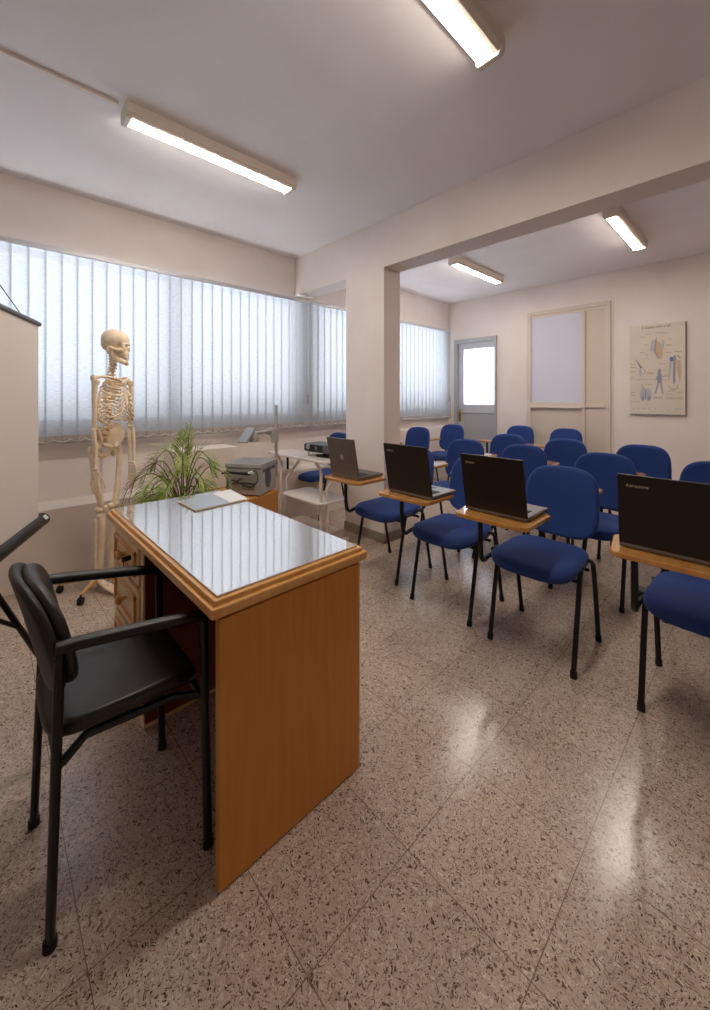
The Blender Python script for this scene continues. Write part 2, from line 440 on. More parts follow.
# glazed partition set in the rear wall
b = MB(); y0, y1 = YN-.03, YN
def bar(x0, x1, z0, z1, yy=y0): b.box(x0*KB, x1*KB, yy, y1, kz(z0) if z0 else 0, kz(z1), .003)
bar(-2.35, -2.297, 0, 2.45); bar(-1.368, -1.325, 0, 2.45); bar(-2.297, -1.368, 2.40, 2.45); bar(-2.297, -1.368, 2.362, 2.40, YN-.018)
bar(-1.642, -1.607, 0, 2.362); bar(-2.297, -1.642, 1.115, 1.175); bar(-1.607, -1.39, 1.115, 1.158); bar(-1.39, -1.368, 0, 2.362, YN-.022)
bar(-2.297, -1.642, 1.10, 1.118, YN-.045)
part = b.build('window_3', M['trimpaint']); struct(part, 'cream framed glazed partition set into the rear wall', 'window')
MB().box(-2.297*KB, -1.642*KB, YN-.010, YN-.004, kz(1.175), kz(2.362)).build('pane', M['lavglass'], part)
b = MB(); b.box(-1.607*KB, -1.39*KB, YN-.010, YN-.002, kz(1.158), kz(2.362)); b.box(-1.607*KB, -1.39*KB, YN-.010, YN-.002, .0, kz(1.115)); b.box(-2.297*KB, -1.642*KB, YN-.010, YN-.002, 0, kz(1.10))
b.build('infill_panel', M['panelpaint'], part)

# ------------------------------------------------------------------ vertical blinds
def blind(y0, y1, label, chain):
    t = thing('vertical_blind', label, 'blind', (-3.49, (y0+y1)/2, .915), 0, 'vertical blinds along the windows')
    h = (y1-y0)/2
    b = MB(); b.box(-.025, .026, -h, h, 1.366, 1.40, .004)
    b.build('headrail', M['rail'], t)
    b = MB(); pit = .0925; n = int(2*h/pit)
    y = -h+.01; k = 0; w = .106
    hooks = []
    while y < h-.06:
        a = R(6 + random.uniform(-1.2, 1.2))
        # slat turned a few degrees so neighbours overlap
        dx, dy = math.sin(a)*w/2, math.cos(a)*w/2
        cy = y+w/2-.005
        p = [(-dx, cy-dy), (0, cy), (dx, cy+dy)]
        bow = .0015
        q = [(-dx, cy-dy), (-dx*.5+bow, cy-dy*.5), (bow*1.3, cy), (dx*.5+bow, cy+dy*.5), (dx, cy+dy)]
        lo = [b.bm.verts.new((x, yy, .004)) for x, yy in q]; hi = [b.bm.verts.new((x, yy, 1.376)) for x, yy in q]
        for i in range(4): b.face((lo[i], lo[i+1], hi[i+1], hi[i]))
        hooks.append(cy); y += pit
    b.build('slats', M['blind'], t, True)
    b = MB()
    for c in hooks: b.box(-.006, .012, c-.045, c+.045, .0, .058, .002)
    b.build('bottom_weights', M['blind_hem'], t)
    b = MB()
    for c, e in zip(hooks, hooks[1:]):
        b.tube([(.016, c, .028), (.02, c+.02, .018), (.02, (c+e)/2, .012), (.02, e-.02, .018), (.016, e, .028)], .0022, 5)
        b.sph((.016, c, .028), .005, u=6, v=4)
    b.build('bead_chain', M['label'], t)
    if chain:
        b = MB(); b.tube([(.02, h-.015, 1.36), (.02, h-.015, .34)], .003, 5); b.tube([(.028, h-.01, 1.36), (.028, h-.01, .34)], .002, 5)
        b.build('pull_cord', M['label'], t)
        MB().tube([(.024, h-.012, .36), (.024, h-.012, .26)], [.008, .011], 8).build('cord_weight', M['grey'], t, True)
    return t
M['rail'] = mat('headrail_metal', srgb(196, 196, 202), .4, .2)
M['blind_hem'] = noisy(mat('blind_hem', srgb(172, 164, 160), .8), srgb(164, 156, 152), 60, 2)
blind(-1.55, 2.60, 'long white vertical blind behind the skeleton and the palm', True)
blind(2.636, 4.08, 'white vertical blind beside the column, past the pull cord gap', False)
blind(4.12, 5.40, 'white vertical blind beyond the column beside the grey door', True)

# ------------------------------------------------------------------ ceiling lights
def light(x, y0, y1, label):
    t = thing('ceiling_light', label, 'light', (x, (y0+y1)/2, H), 0, 'fluorescent ceiling lights')
    h = (y1-y0)/2
    b = MB(); w = .060
    b.prism([(-w, 0), (w, 0), (w, -.05), (w-.016, -.066), (-w+.016, -.066), (-w, -.05)], lambda a, c, dd: (a, dd, c), -h+.02, h-.02)
    b.build('housing', M['fix'], t)
    b = MB()
    prof = [(w-.045, -.064)] + [(.012-.046*math.cos(PI*k/6), -.064-.022*math.sin(PI*k/6)) for k in range(6, -1, -1)]
    b.prism([(-.012-.037*math.cos(PI*k/8), -.062-.013*math.sin(PI*k/8)) for k in range(9)], lambda a, c, dd: (a, dd, c), -h+.03, h-.03)
    b.build('diffuser', M['tube'], t, True)
    for s in (-1, 1):
        b = MB(); b.prism([(-w-.003, 0), (w+.003, 0), (w+.003, -.052), (w-.012, -.078), (-w+.008, -.078), (-w-.003, -.06)], lambda a, c, dd: (a, dd, c), s*(h-.03), s*h)
        b.build('end_cap', M['fix'], t, bevel=.004)
    return t
light(-2.30, .525, 1.57, 'fluorescent ceiling light nearest the windows, fed by the cable duct')
light(-.815, .50, 1.59, 'large fluorescent ceiling light nearest the camera, cut by the top edge')
light(-.845, 3.62, 4.66, 'short-looking fluorescent ceiling light beyond the beam, on the right')
light(-2.33, 3.68, 4.74, 'fluorescent ceiling light beyond the beam, next to the column')
ob = MB().box(-.014, .014, -1.1, 1.1, -.014, 0, .002).build('cable_duct', M['fix'], loc=(-2.30, -.60, H))
tag(ob, 'slim cable duct on the ceiling running into the light by the windows', 'cable duct')

# ------------------------------------------------------------------ teacher's desk
dk = thing('office_desk', 'honey-coloured wooden desk with a glass-covered top in the foreground', 'desk', (-1.49, .67, 0))
dx0, dx1, dy0, dy1 = -.56, .56, -.268, .272
b = MB(); b.box(dx0, dx1, dy0, dy1, .702, .728, .005); b.box(dx0+.012, dx1-.012, dy0+.012, dy1-.012, .726, .742, .004)
b.box(dx0+.02, dx1-.02, dy0+.02, dy1-.02, .688, .704)
b.build('desktop', M['deskedge'], dk)
MB().box(dx0+.024, dx1-.024, dy0+.024, dy1-.024, .742, .748, .0015).build('glass_sheet', M['deskglass'], dk)
b = MB(); b.box(dx1-.036, dx1-.012, -.243, .24, .004, .69, .002)
b.build('side_panel', M['deskwood'], dk)
MB().box(dx1-.038, dx1-.010, .238, .246, .004, .69, .002).build('edge_strip', M['deskedge'], dk)
MB().box(-.10, dx1-.036, .17, .19, .12, .69).build('modesty_panel', M['deskred_shaded'], dk)
px0, px1 = dx0+.018, -.10
b = MB(); b.use(M['deskred_shaded']); b.box(px1-.02, px1, -.236, .235, .03, .69)
b.use(M['drawerwood']); b.box(px0, px0+.02, -.236, .235, .03, .69); b.box(px0+.02, px1-.02, .215, .235, .03, .69); b.box(px0, px1-.02, -.236, .235, .0, .06); b.box(px1-.05, px1-.018, -.238, -.2, .03, .69)
b.build('pedestal', None, dk)
for k, (z0, z1) in enumerate(((.525, .675), (.325, .505), (.075, .305))):
    a0, a1 = px0+.012, px1-.056
    b = MB(); b.box(a0, a1, -.244, -.2, z0, z1, .003)
    fr = b.build('drawer', M['drawerwood'], dk)
    b = MB(); i = .028
    # raised moulding frame
    for (p0, p1, q0, q1) in ((a0+i, a1-i, z0+i, z0+i+.014), (a0+i, a1-i, z1-i-.014, z1-i), (a0+i, a0+i+.014, z0+i, z1-i), (a1-i-.014, a1-i, z0+i, z1-i)):
        b.box(p0, p1, -.254, -.242, q0, q1, .003)
    b.build('moulding', M['deskedge'], fr)
    c = ((a0+a1)/2, -.244, (z0+z1)/2)
    b = MB(); b.tube([c, (c[0], -.262, c[2])], .009); b.sph((c[0], -.272, c[2]), (.02, .014, .02))
    b.build('knob', M['deskedge'], fr, True)
    if k == 0:
        b = MB(); b.tube([(c[0]+.075, -.242, c[2]+.005), (c[0]+.075, -.252, c[2]+.005)], .011); b.box(c[0]+.0745, c[0]+.0755+.002, -.275, -.25, c[2]-.006, c[2]+.014)
        b.tube([(c[0]+.076, -.268, c[2]), (c[0]+.076, -.27, c[2]-.03)], .002, 5); b.box(c[0]+.07, c[0]+.082, -.275, -.268, c[2]-.06, c[2]-.03, .002)
        b.build('key', M['blackp'], fr)

# booklet lying on the glass
a = Vector((-1.919, .666)); e = Vector((-1.713, .670)); f = Vector((-1.737, .937)); g_ = Vector((-1.983, .958))
ctr = (a+e+f+g_)/4
bk = thing('document_folder', 'flat grey and white folder lying on the far end of the desk glass', 'folder', (ctr.x, ctr.y, .748), 0)
q = [tuple(p-ctr) for p in (a, e, f, g_)]
MB().prism(q, lambda x, y, d_: (x, y, d_), .0005, .006).build('cover', M['board'], bk)
def lerp2(u, v): 
    A, B_, D, E_ = [Vector(p) for p in q]
    return tuple(((A*(1-u)+B_*u)*(1-v) + (E_*(1-u)+D*u)*v))
MB().prism([lerp2(.03, .03), lerp2(.97, .03), lerp2(.97, .62), lerp2(.03, .62)], lambda x, y, d_: (x, y, d_), .006, .0072).build('grey_sheet', M['greypaper'], bk)
MB().prism([lerp2(.03, .63), lerp2(.97, .63), lerp2(.97, .97), lerp2(.03, .97)], lambda x, y, d_: (x, y, d_), .006, .0072).build('white_sheet', M['paper'], bk)

# ------------------------------------------------------------------ teacher's chair
tc_ = thing('armchair', 'black vinyl armchair with metal legs pulled up to the wooden desk', 'chair', (-1.29, .28, 0))
FR = {(1, -1): ((.172, -.172), (.178, -.155)), (-1, -1): ((-.181, -.175), (-.176, -.15)), (1, 1): ((.219, .172), (.205, .165)), (-1, 1): ((-.19, .179), (-.182, .165))}
def arm_z(y, sx=1): return .672 - (y+.155)*.09 + (0 if sx > 0 else .034*(.165-y)/.32)
for (sx, sy), (ft, tp) in FR.items():
    zt = arm_z(tp[1], sx) + (.0 if sy < 0 else -.004)
    b = MB()
    if sy < 0:
        b.tube([(ft[0], ft[1], .012), (tp[0], tp[1], zt-.02), (tp[0], tp[1]+.002, zt+.012)], [.0135, .015, .013], 10, flat=.75)
    else:
        b.tube([(ft[0], ft[1], .012), (tp[0], tp[1], zt)], .0125, 10)
    lg = b.build('leg', M['black'], tc_, True)
    MB().tube([(ft[0], ft[1], 0), (ft[0], ft[1], .02)], .0142, 10).build('foot_cap', M['rubber'], lg, True)
for sx in (-1, 1):
    p0, p1 = FR[(sx, -1)][1], FR[(sx, 1)][1]
    P = [(p0[0], p0[1]-.008, arm_z(p0[1], sx)+.004), (p0[0]+sx*.004, p0[1]+.06, arm_z(p0[1]+.06, sx)+.004), (p1[0], p1[1]-.05, arm_z(p1[1]-.05, sx)+.002), (p1[0], p1[1]+.004, arm_z(p1[1], sx)-.006)]
    MB().tube(smooth_path(P, 5), .0155, 10, flat=1.15, up=(0, 0, 1)).build('armrest', M['black'], tc_, True)
def seatbend(x, y, z):
    zz = z + .452 + .012*(x/.17)**2*(1 if abs(x) < .3 else 1) - .02*max(0, (y-.08)/.1)**2
    return (x*(1+.12*(y+.16)/.33), y, zz)
MB().slab(.163, .18, .042, 5, .018, 44, seatbend, .004).build('seat', M['leather'], tc_, True)
b = MB()
for sx in (-1, 1): b.tube([(sx*.165, -.15, .40), (sx*.15, -.1, .43), (sx*.16, .1, .42), (sx*.19, .165, .41)], .011, 8)
b.tube([(-.175, -.155, .40), (.17, -.155, .40)], .01, 8); b.tube([(-.185, .165, .41), (.2, .165, .41)], .01, 8)
b.build('seat_frame', M['black'], tc_, True)
def backbend(off):
    def f(x, y, z):  # x along width, y = height, z = thickness (front +)
        zz = .670 + y
        yy = -.181 + off + z + .03*(x/.18)**2 - (y)*.22 - .05*max(0, y-.05)
        return (x*(1-.1*max(0, y/.15)), yy, zz)
    return f
MB().slab(.172, .145, .024, 3.2, .011, 44, backbend(-.010)).build('backrest_shell', M['blackp'], tc_, True)
MB().slab(.162, .136, .034, 3.2, .016, 44, backbend(.016), .010).build('backrest', M['leather'], tc_, True)

# ------------------------------------------------------------------ tripod projection screen
SA = R(158.4)   # direction of the screen from its right end towards the left out of the picture is SA + 180
ps = thing('projection_screen', 'off-white tripod projection screen at the left edge, seen from behind', 'projection screen', (-2.57, .2, 0), R(-21.6))
W = 1.5; zt, zc = 1.625, .605
MB().box(0.0, W, -.0012, .0012, zc, zt).build('screen_cloth', M['screen'], ps)
MB().tube([(-.012, 0, zt), (W+.012, 0, zt)], .0125, 10).build('top_bar', M['greyd'], ps, True)
b = MB(); b.tube([(-.055, 0, zc), (W+.08, 0, zc)], .031, 16); 
cs = b.build('casing', M['black'], ps, True)
MB().tube([(-.062, 0, zc), (-.053, 0, zc)], .033, 16).build('end_cap', M['blackp'], cs, True)
b = MB(); b.box(-.046, -.008, -.012, .012, .030, .0318); b.xf(Matrix.Translation((0, 0, zc)) @ Matrix.Rotation(R(-52), 4, 'X'))
ob = b.build('label_sticker', M['label'], cs, True)
b = MB(); b.tube([(.22, .0, zt+.012), (W/2, .0, zt+.22)], .0022, 5); b.tube([(W-.10, 0, zt+.012), (W/2, 0, zt+.22)], .0022, 5)
b.build('hanging_cord', M['blackp'], ps)
MB().tube([(W/2, .03, .28), (W/2, .03, zt+.23)], .012, 10).build('pole', M['black'], ps, True)
b = MB(); b.tube([(W/2, .03, .66), (W/2, .03, .73)], .022, 10); b.build('collar', M['blackp'], ps, True)
MB().tube([(W/2, .03, .50), (W/2, .03, .54)], .02, 10).build('collar', M['blackp'], ps, True)
for k, an in enumerate((R(150.6), R(270.6), R(30.6))):
    cx, cy = math.cos(an), math.sin(an)
    b = MB(); b.tube([(W/2+cx*.02, .03+cy*.02, .70), (W/2+cx*.36, .03+cy*.36, .015)], .0105, 8)
    b.tube([(W/2+cx*.016, .03+cy*.016, .52), (W/2+cx*.19, .03+cy*.19, .36)], .008, 8)
    lg = b.build('leg', M['black'], ps, True)
    MB().tube([(W/2+cx*.355, .03+cy*.355, .025), (W/2+cx*.366, .03+cy*.366, .003)], .014, 8).build('foot_cap', M['rubber'], lg, True)

# ------------------------------------------------------------------ skeleton
sk = thing('skeleton_model', 'life-size anatomical skeleton model standing on a wheeled stand by the blinds', 'skeleton', (-2.905, .618, 0), R(33))
sk.scale = (.95, .85, 1)
def bone(P, r, seg=8, n=5): return smooth_path(P, n), r, seg
# --- skull
HEAD = Matrix.Translation((.0, 0, 1.53)) @ Matrix.Rotation(R(24), 4, 'Z') @ Matrix.Rotation(R(7), 4, 'Y') @ Matrix.Translation((0, 0, -1.53))
def skull():
    b = MB()
    b.sph((-.020, 0, 1.618), (.086, .069, .070), u=28, v=18)     # braincase
    b.sph((.028, 0, 1.616), (.050, .058, .060), u=20, v=14)      # forehead
    b.sph((-.052, 0, 1.590), (.050, .056, .050), u=16, v=12)
    b.sph((.066, 0, 1.600), (.016, .046, .012), u=14, v=8)       # brow
    b.sph((.040, 0, 1.560), (.040, .047, .052), u=18, v=12)      # face
    b.sph((.058, 0, 1.535), (.030, .034, .030), u=16, v=10)      # upper jaw
    b.sph((.080, 0, 1.570), (.012, .010, .018), u=10, v=8)       # nasal bone
    b.box(.05, .085, -.025, .025, 1.507, 1.524, .004)            # upper teeth
    for s in (-1, 1):
        b.tube(smooth_path([(.060, s*.045, 1.556), (.03, s*.056, 1.554), (-.005, s*.062, 1.560), (-.025, s*.062, 1.566)], 4), [.015, .007, .007, .008], 8)
        b.sph((-.030, s*.055, 1.545), (.014, .013, .024), u=10, v=8)   # mastoid
        b.sph((.058, s*.050, 1.580), (.013, .008, .022), u=10, v=8)
    o = b.build('skull', M['bone'], sk)
    rm = o.modifiers.new('r', 'REMESH'); rm.mode = 'VOXEL'; rm.voxel_size = .003
    sm = o.modifiers.new('s', 'SMOOTH'); sm.iterations = 2; sm.factor = .5
    cut = []
    for c, rd in (((.084, .027, 1.578), (.036, .018, .0155)), ((.084, -.027, 1.578), (.036, .018, .0155)), ((.09, 0, 1.549), (.024, .011, .014)), ((-.012, .075, 1.575), (.010, .02, .007)), ((-.012, -.075, 1.575), (.010, .02, .007))):
        q = MB(); q.sph(c, rd, u=14, v=10); k = q.build('cut', M['bonedark']); cut.append(k)
        bo = o.modifiers.new('b', 'BOOLEAN'); bo.operation = 'DIFFERENCE'; bo.object = k; bo.solver = 'EXACT'
    bpy.context.view_layer.update()
    me = bpy.data.meshes.new_from_object(o.evaluated_get(bpy.context.evaluated_depsgraph_get()))
    o.modifiers.clear(); o.data = me
    for p in me.polygons: p.use_smooth = True
    for k in cut: bpy.data.objects.remove(k)
    # head turns towards its left
    me.transform(HEAD)
    b = MB()
    jl = [(-.006, 1.562), (-.006, 1.53), (.004, 1.508), (.035, 1.492), (.062, 1.484), (.078, 1.482)]
    for s in (-1, 1):
        b.tube(smooth_path([(x, s*(.052-.036*max(0, x+.01)/.088), z) for x, z in jl], 4), [.014, .017, .018, .017, .017, .016], 8)
    b.sph((.076, 0, 1.480), (.016, .026, .018)); b.box(.054, .083, -.023, .023, 1.49, 1.506, .003)
    b.xf(HEAD)
    b.build('jaw', M['bone'], o, True)
    MB().tube([(0, 0, 1.67), (0, 0, 1.692)], .005, 6).build('hook_screw', M['brass'], o)
    return o
skull()
LOW = Matrix.Translation((-.075, 0, 0))
def spine_x(z):
    pts = [(.92, -.115), (.98, -.10), (1.05, -.062), (1.12, -.045), (1.22, -.055), (1.32, -.055), (1.40, -.025), (1.46, -.008), (1.53, -.012)]
    for (z0, x0), (z1, x1) in zip(pts, pts[1:]):
        if z0 <= z <= z1: 
            t = (z-z0)/(z1-z0); t = t*t*(3-2*t); return x0+(x1-x0)*t
    return pts[-1][1]
b = MB()
z = .985; k = 0
while z < 1.535:
    lum = z < 1.13; cer = z > 1.40
    hgt = .033 if lum else (.018 if cer else .0245)
    rr = .026 if lum else (.019 if cer else .02)
    x = spine_x(z)
    b.sph((x, 0, z), (rr, rr*1.15, hgt*.44), u=10, v=6)
    b.tube([(x-rr*.6, 0, z), (x-rr-.03, 0, z-(.012 if not lum else .004))], [.008, .004], 6)
    for s in (-1, 1): b.tube([(x-rr*.7, 0, z), (x-rr-.008, s*(.034 if lum else .026), z+.003)], [.007, .004], 6)
    z += hgt
sp = b.build('spine', M['bone'], sk, True)
b = MB(); P = [(spine_x(.93+.62*i/30), 0, .93+.62*i/30) for i in range(29)]
b.tube(P, .009, 6).build('discs', M['beigewood'], sp, True)
# ribs
b = MB()
st_top, st_bot = Vector((.062, 0, 1.345)), Vector((.088, 0, 1.185))
for i in range(12):
    z0 = 1.375-.0235*i; xs = spine_x(z0)
    w = [.060, .088, .106, .117, .125, .130, .134, .135, .132, .126, .112, .095][i]
    drop = [.03, .05, .068, .084, .096, .108, .116, .116, .112, .10, .08, .06][i]
    t_end = 1 if i < 7 else (.88, .82, .76, .5, .38)[i-7]
    stp = st_top.lerp(st_bot, min(i, 6)/6.5)
    xf_ = (stp.x if i < 7 else .075-.008*(i-7))
    for s in (-1, 1):
        P = []
        for j in range(15):
            t = t_end*j/14; a = PI*t
            cx = (xs-.02+xf_)/2; dep = (xf_-(xs-.02))/2
            yy = w*math.sin(a)**.75 if a < PI else 0
            zz = z0 - drop*min(1, t*1.35)*(1 if t < .75 else 1-.35*(t-.75)/.25*(i > 2))
            P.append((cx-dep*math.cos(a), s*max(yy, .012), zz))
        if i < 7: P[-1] = (stp.x, s*.012, stp.z)
        b.tube(P, .0074, 6, flat=.7)
b.build('ribs', M['bone'], sk, True)
b = MB(); b.sph((.068, 0, 1.335), (.01, .026, .026), Euler((0, R(10), 0))); b.sph((.08, 0, 1.255), (.008, .018, .07), Euler((0, R(-10), 0))); b.tube([(.09, 0, 1.19), (.092, 0, 1.16)], [.008, .004], 6)
b.build('sternum', M['bone'], sk, True)
for s in (-1, 1):
    MB().tube(smooth_path([(.066, s*.018, 1.355), (.05, s*.06, 1.368), (.01, s*.11, 1.376), (-.022, s*.142, 1.374)], 5), [.009, .007, .007, .009], 8).build('collarbone', M['bone'], sk, True)
    b = MB()
    tri = [(-.092, s*.05, 1.36), (-.066, s*.132, 1.352), (-.10, s*.098, 1.215), (-.108, s*.062, 1.245)]
    v0 = [b.bm.verts.new(p) for p in tri]; v1 = [b.bm.verts.new((p[0]-.006, p[1], p[2])) for p in tri]
    b.face(v0); b.face(v1[::-1])
    for i in range(4): b.face((v0[i], v0[(i+1) % 4], v1[(i+1) % 4], v1[i]))
    b.tube(smooth_path([(-.108, s*.055, 1.325), (-.10, s*.10, 1.355), (-.06, s*.143, 1.378), (-.025, s*.158, 1.374)], 4), [.006, .008, .009, .011], 8)
    b.sph((-.04, s*.138, 1.345), (.016, .012, .02))
    b.build('shoulder_blade', M['bone'], sk, True)
    o_ = .028 if s > 0 else 0
    sh = (-.025, s*(.148+o_), 1.345); el = (-.03, s*(.152+o_), 1.05); wr = (-.025, s*(.155+o_), .815)
    b = MB(); b.sph((sh[0], sh[1]-s*.006, sh[2]), (.022, .022, .024)); b.tube(smooth_path([sh, (-.028, s*(.152+o_), 1.25), (-.026, s*(.152+o_), 1.13), el], 5), [.0165, .0115, .011, .0155], 10)
    b.sph(el, (.015, .028, .014)); b.build('upper_arm_bone', M['bone'], sk, True)
    b = MB(); b.tube(smooth_path([(el[0]+.01, el[1]+s*.012, el[2]-.01), (-.01, s*(.163+o_), .93), (wr[0]+.012, wr[1]+s*.008, wr[2])], 5), [.011, .0085, .0115], 8)
    b.tube(smooth_path([(el[0]-.014, el[1]-s*.006, el[2]+.02), (-.036, s*(.147+o_), .93), (wr[0]-.012, wr[1]-s*.01, wr[2])], 5), [.014, .0085, .008], 8)
    b.build('forearm_bones', M['bone'], sk, True)
    b = MB()
    for i in range(4): b.sph((wr[0]-.02+.013*i, wr[1], wr[2]-.015), (.009, .008, .010), u=8, v=6); b.sph((wr[0]-.018+.013*i, wr[1], wr[2]-.032), (.009, .008, .009), u=8, v=6)
    for i in range(4):   # fingers, slightly curled
        xx = wr[0]-.026+.0175*i; ln = (.058, .070, .076, .068)[i]
        p = [(xx*.9+.001, wr[1], wr[2]-.042), (xx, wr[1]+s*.004, wr[2]-.042-.065), (xx+.002, wr[1]-s*.002, wr[2]-.107-ln*.5), (xx+.003, wr[1]-s*.012, wr[2]-.107-ln*.82), (xx+.003, wr[1]-s*.022, wr[2]-.107-ln*1.05)]
        for q0, q1 in zip(p, p[1:]):
            mid = [(u+v)/2 for u, v in zip(q0, q1)]
            b.tube([q0, mid, q1], [.0068, .0045, .0065], 6)
    p = [(wr[0]+.03, wr[1], wr[2]-.03), (wr[0]+.052, wr[1]-s*.01, wr[2]-.07), (wr[0]+.062, wr[1]-s*.018, wr[2]-.105), (wr[0]+.064, wr[1]-s*.024, wr[2]-.13)]
    for q0, q1 in zip(p, p[1:]): b.tube([q0, [(u+v)/2 for u, v in zip(q0, q1)], q1], [.007, .005, .0065], 6)
    b.build('hand_bones', M['bone'], sk, True)
# pelvis
b = MB()
for s in (-1, 1):
    b.slab(.066, .078, .014, 2.3, .006, 28, lambda x, y, z_, s=s: (.008+x*.72-y*.10+z_*.7, s*(.066+x*.62+y*.22-z_*.7), 1.005+y*.95-.10*x), 0)
    b.sph((.005, s*.082, .935), (.03, .028, .032))
    b.tube(smooth_path([(-.03, s*.06, .97), (-.02, s*.075, .92), (.0, s*.06, .875), (.025, s*.035, .875), (.05, s*.012, .915)], 4), [.016, .014, .013, .010, .012], 8)
    b.tube(smooth_path([(.015, s*.085, .945), (.045, s*.045, .94), (.056, s*.010, .925)], 4), [.014, .009, .012], 8)
    b.sph((-.045, s*.04, 1.02), (.02, .03, .04))
b.sph((-.05, 0, .985), (.022, .045, .055)); b.tube([(-.06, 0, .95), (-.055, 0, .90), (-.04, 0, .88)], [.02, .012, .004], 8)
b.xf(LOW); b.build('pelvis', M['bone'], sk, True)
for s in (-1, 1):
    hp = (.008, s*.083, .935); kn = (.012, s*.055, .53); an = (-.012, s*.048, .10)
    b = MB(); b.sph(hp, .022); b.tube([hp, (-.005, s*.122, .90)], [.014, .016], 8); b.sph((-.012, s*.13, .912), (.017, .016, .028))
    b.tube(smooth_path([(-.005, s*.124, .895), (.006, s*.11, .78), (.014, s*.088, .65), kn], 5), [.02, .0145, .014, .022], 10)
    b.sph((kn[0]-.008, kn[1]+.018, kn[2]), (.028, .02, .022)); b.sph((kn[0]-.008, kn[1]-.018, kn[2]), (.028, .02, .022))
    b.xf(LOW); b.build('thigh_bone', M['bone'], sk, True)
    MB().sph((kn[0]+.03, kn[1], kn[2]+.012), (.010, .017, .019)).xf(LOW).build('kneecap', M['bone'], sk, True)
    b = MB(); b.sph((kn[0]-.005, kn[1], kn[2]-.04), (.026, .036, .017)); b.tube(smooth_path([(kn[0], kn[1], kn[2]-.045), (.018, s*.056, .40), (.002, s*.052, .25), an], 5), [.025, .0145, .0115, .019], 10)
    b.tube(smooth_path([(kn[0]-.02, kn[1]+s*.034, kn[2]-.06), (-.015, s*.078, .35), (-.018, s*.074, .2), (-.015, s*.072, .085)], 5), [.010, .0065, .0065, .011], 8)
    b.xf(LOW); b.build('shin_bones', M['bone'], sk, True)
    b = MB(); x0 = an[0]; yc = an[1]+s*.008
    b.sph((x0, yc, .075), (.026, .022, .02)); b.sph((x0-.038, yc, .048), (.034, .02, .026)); b.sph((x0+.035, yc, .06), (.026, .026, .017)); b.sph((x0+.06, yc, .05), (.022, .03, .014))
    for i in range(5):
        yy = yc-s*.028+s*.0145*i; L_ = (.068, .075, .072, .067, .06)[i]
        p = [(x0+.07, yc-s*.022+s*.0115*i, .046), (x0+.07+L_, yy-s*.003, .024), (x0+.07+L_+.028, yy, .022), (x0+.07+L_+.045, yy, .016)]
        for q0, q1 in zip(p, p[1:]): b.tube([q0, [(u+v)/2 for u, v in zip(q0, q1)], q1], [.0085 if i else .011, .006, .0075], 6)
    b.xf(LOW); b.build('foot_bones', M['bone'], sk, True)
MB().tube([(-.045, 0, .075), (-.045, 0, .96)], .008, 8).xf(LOW).build('stand_pole', M['white'], sk, True)
MB().lathe([(.03, .05), (.032, .07), (.026, .095), (.012, .105)], (-.045, 0, 0), 16).xf(LOW).build('stand_hub', M['beigewood'], sk, True)
for k in range(5):
    an = R(-146+72*k); c, s_ = math.cos(an), math.sin(an); ln = .25
    b = MB(); b.tube([(-.045+c*.02, s_*.02, .08), (-.045+c*ln*.6, s_*ln*.6, .073), (-.045+c*ln, s_*ln, .056)], [.015, .014, .012], 8, flat=.8)
    b.xf(LOW); lg = b.build('stand_leg', M['beigewood'], sk, True)
    ex, ey = -.045+c*ln, s_*ln
    b = MB(); b.tube([(ex, ey, .062), (ex, ey, .035)], .006, 6); b.tube([(ex-s_*.014, ey+c*.014, .023), (ex+s_*.014, ey-c*.014, .023)], .023, 12)
    b.xf(LOW); b.build('caster', M['rubber'], lg, True)

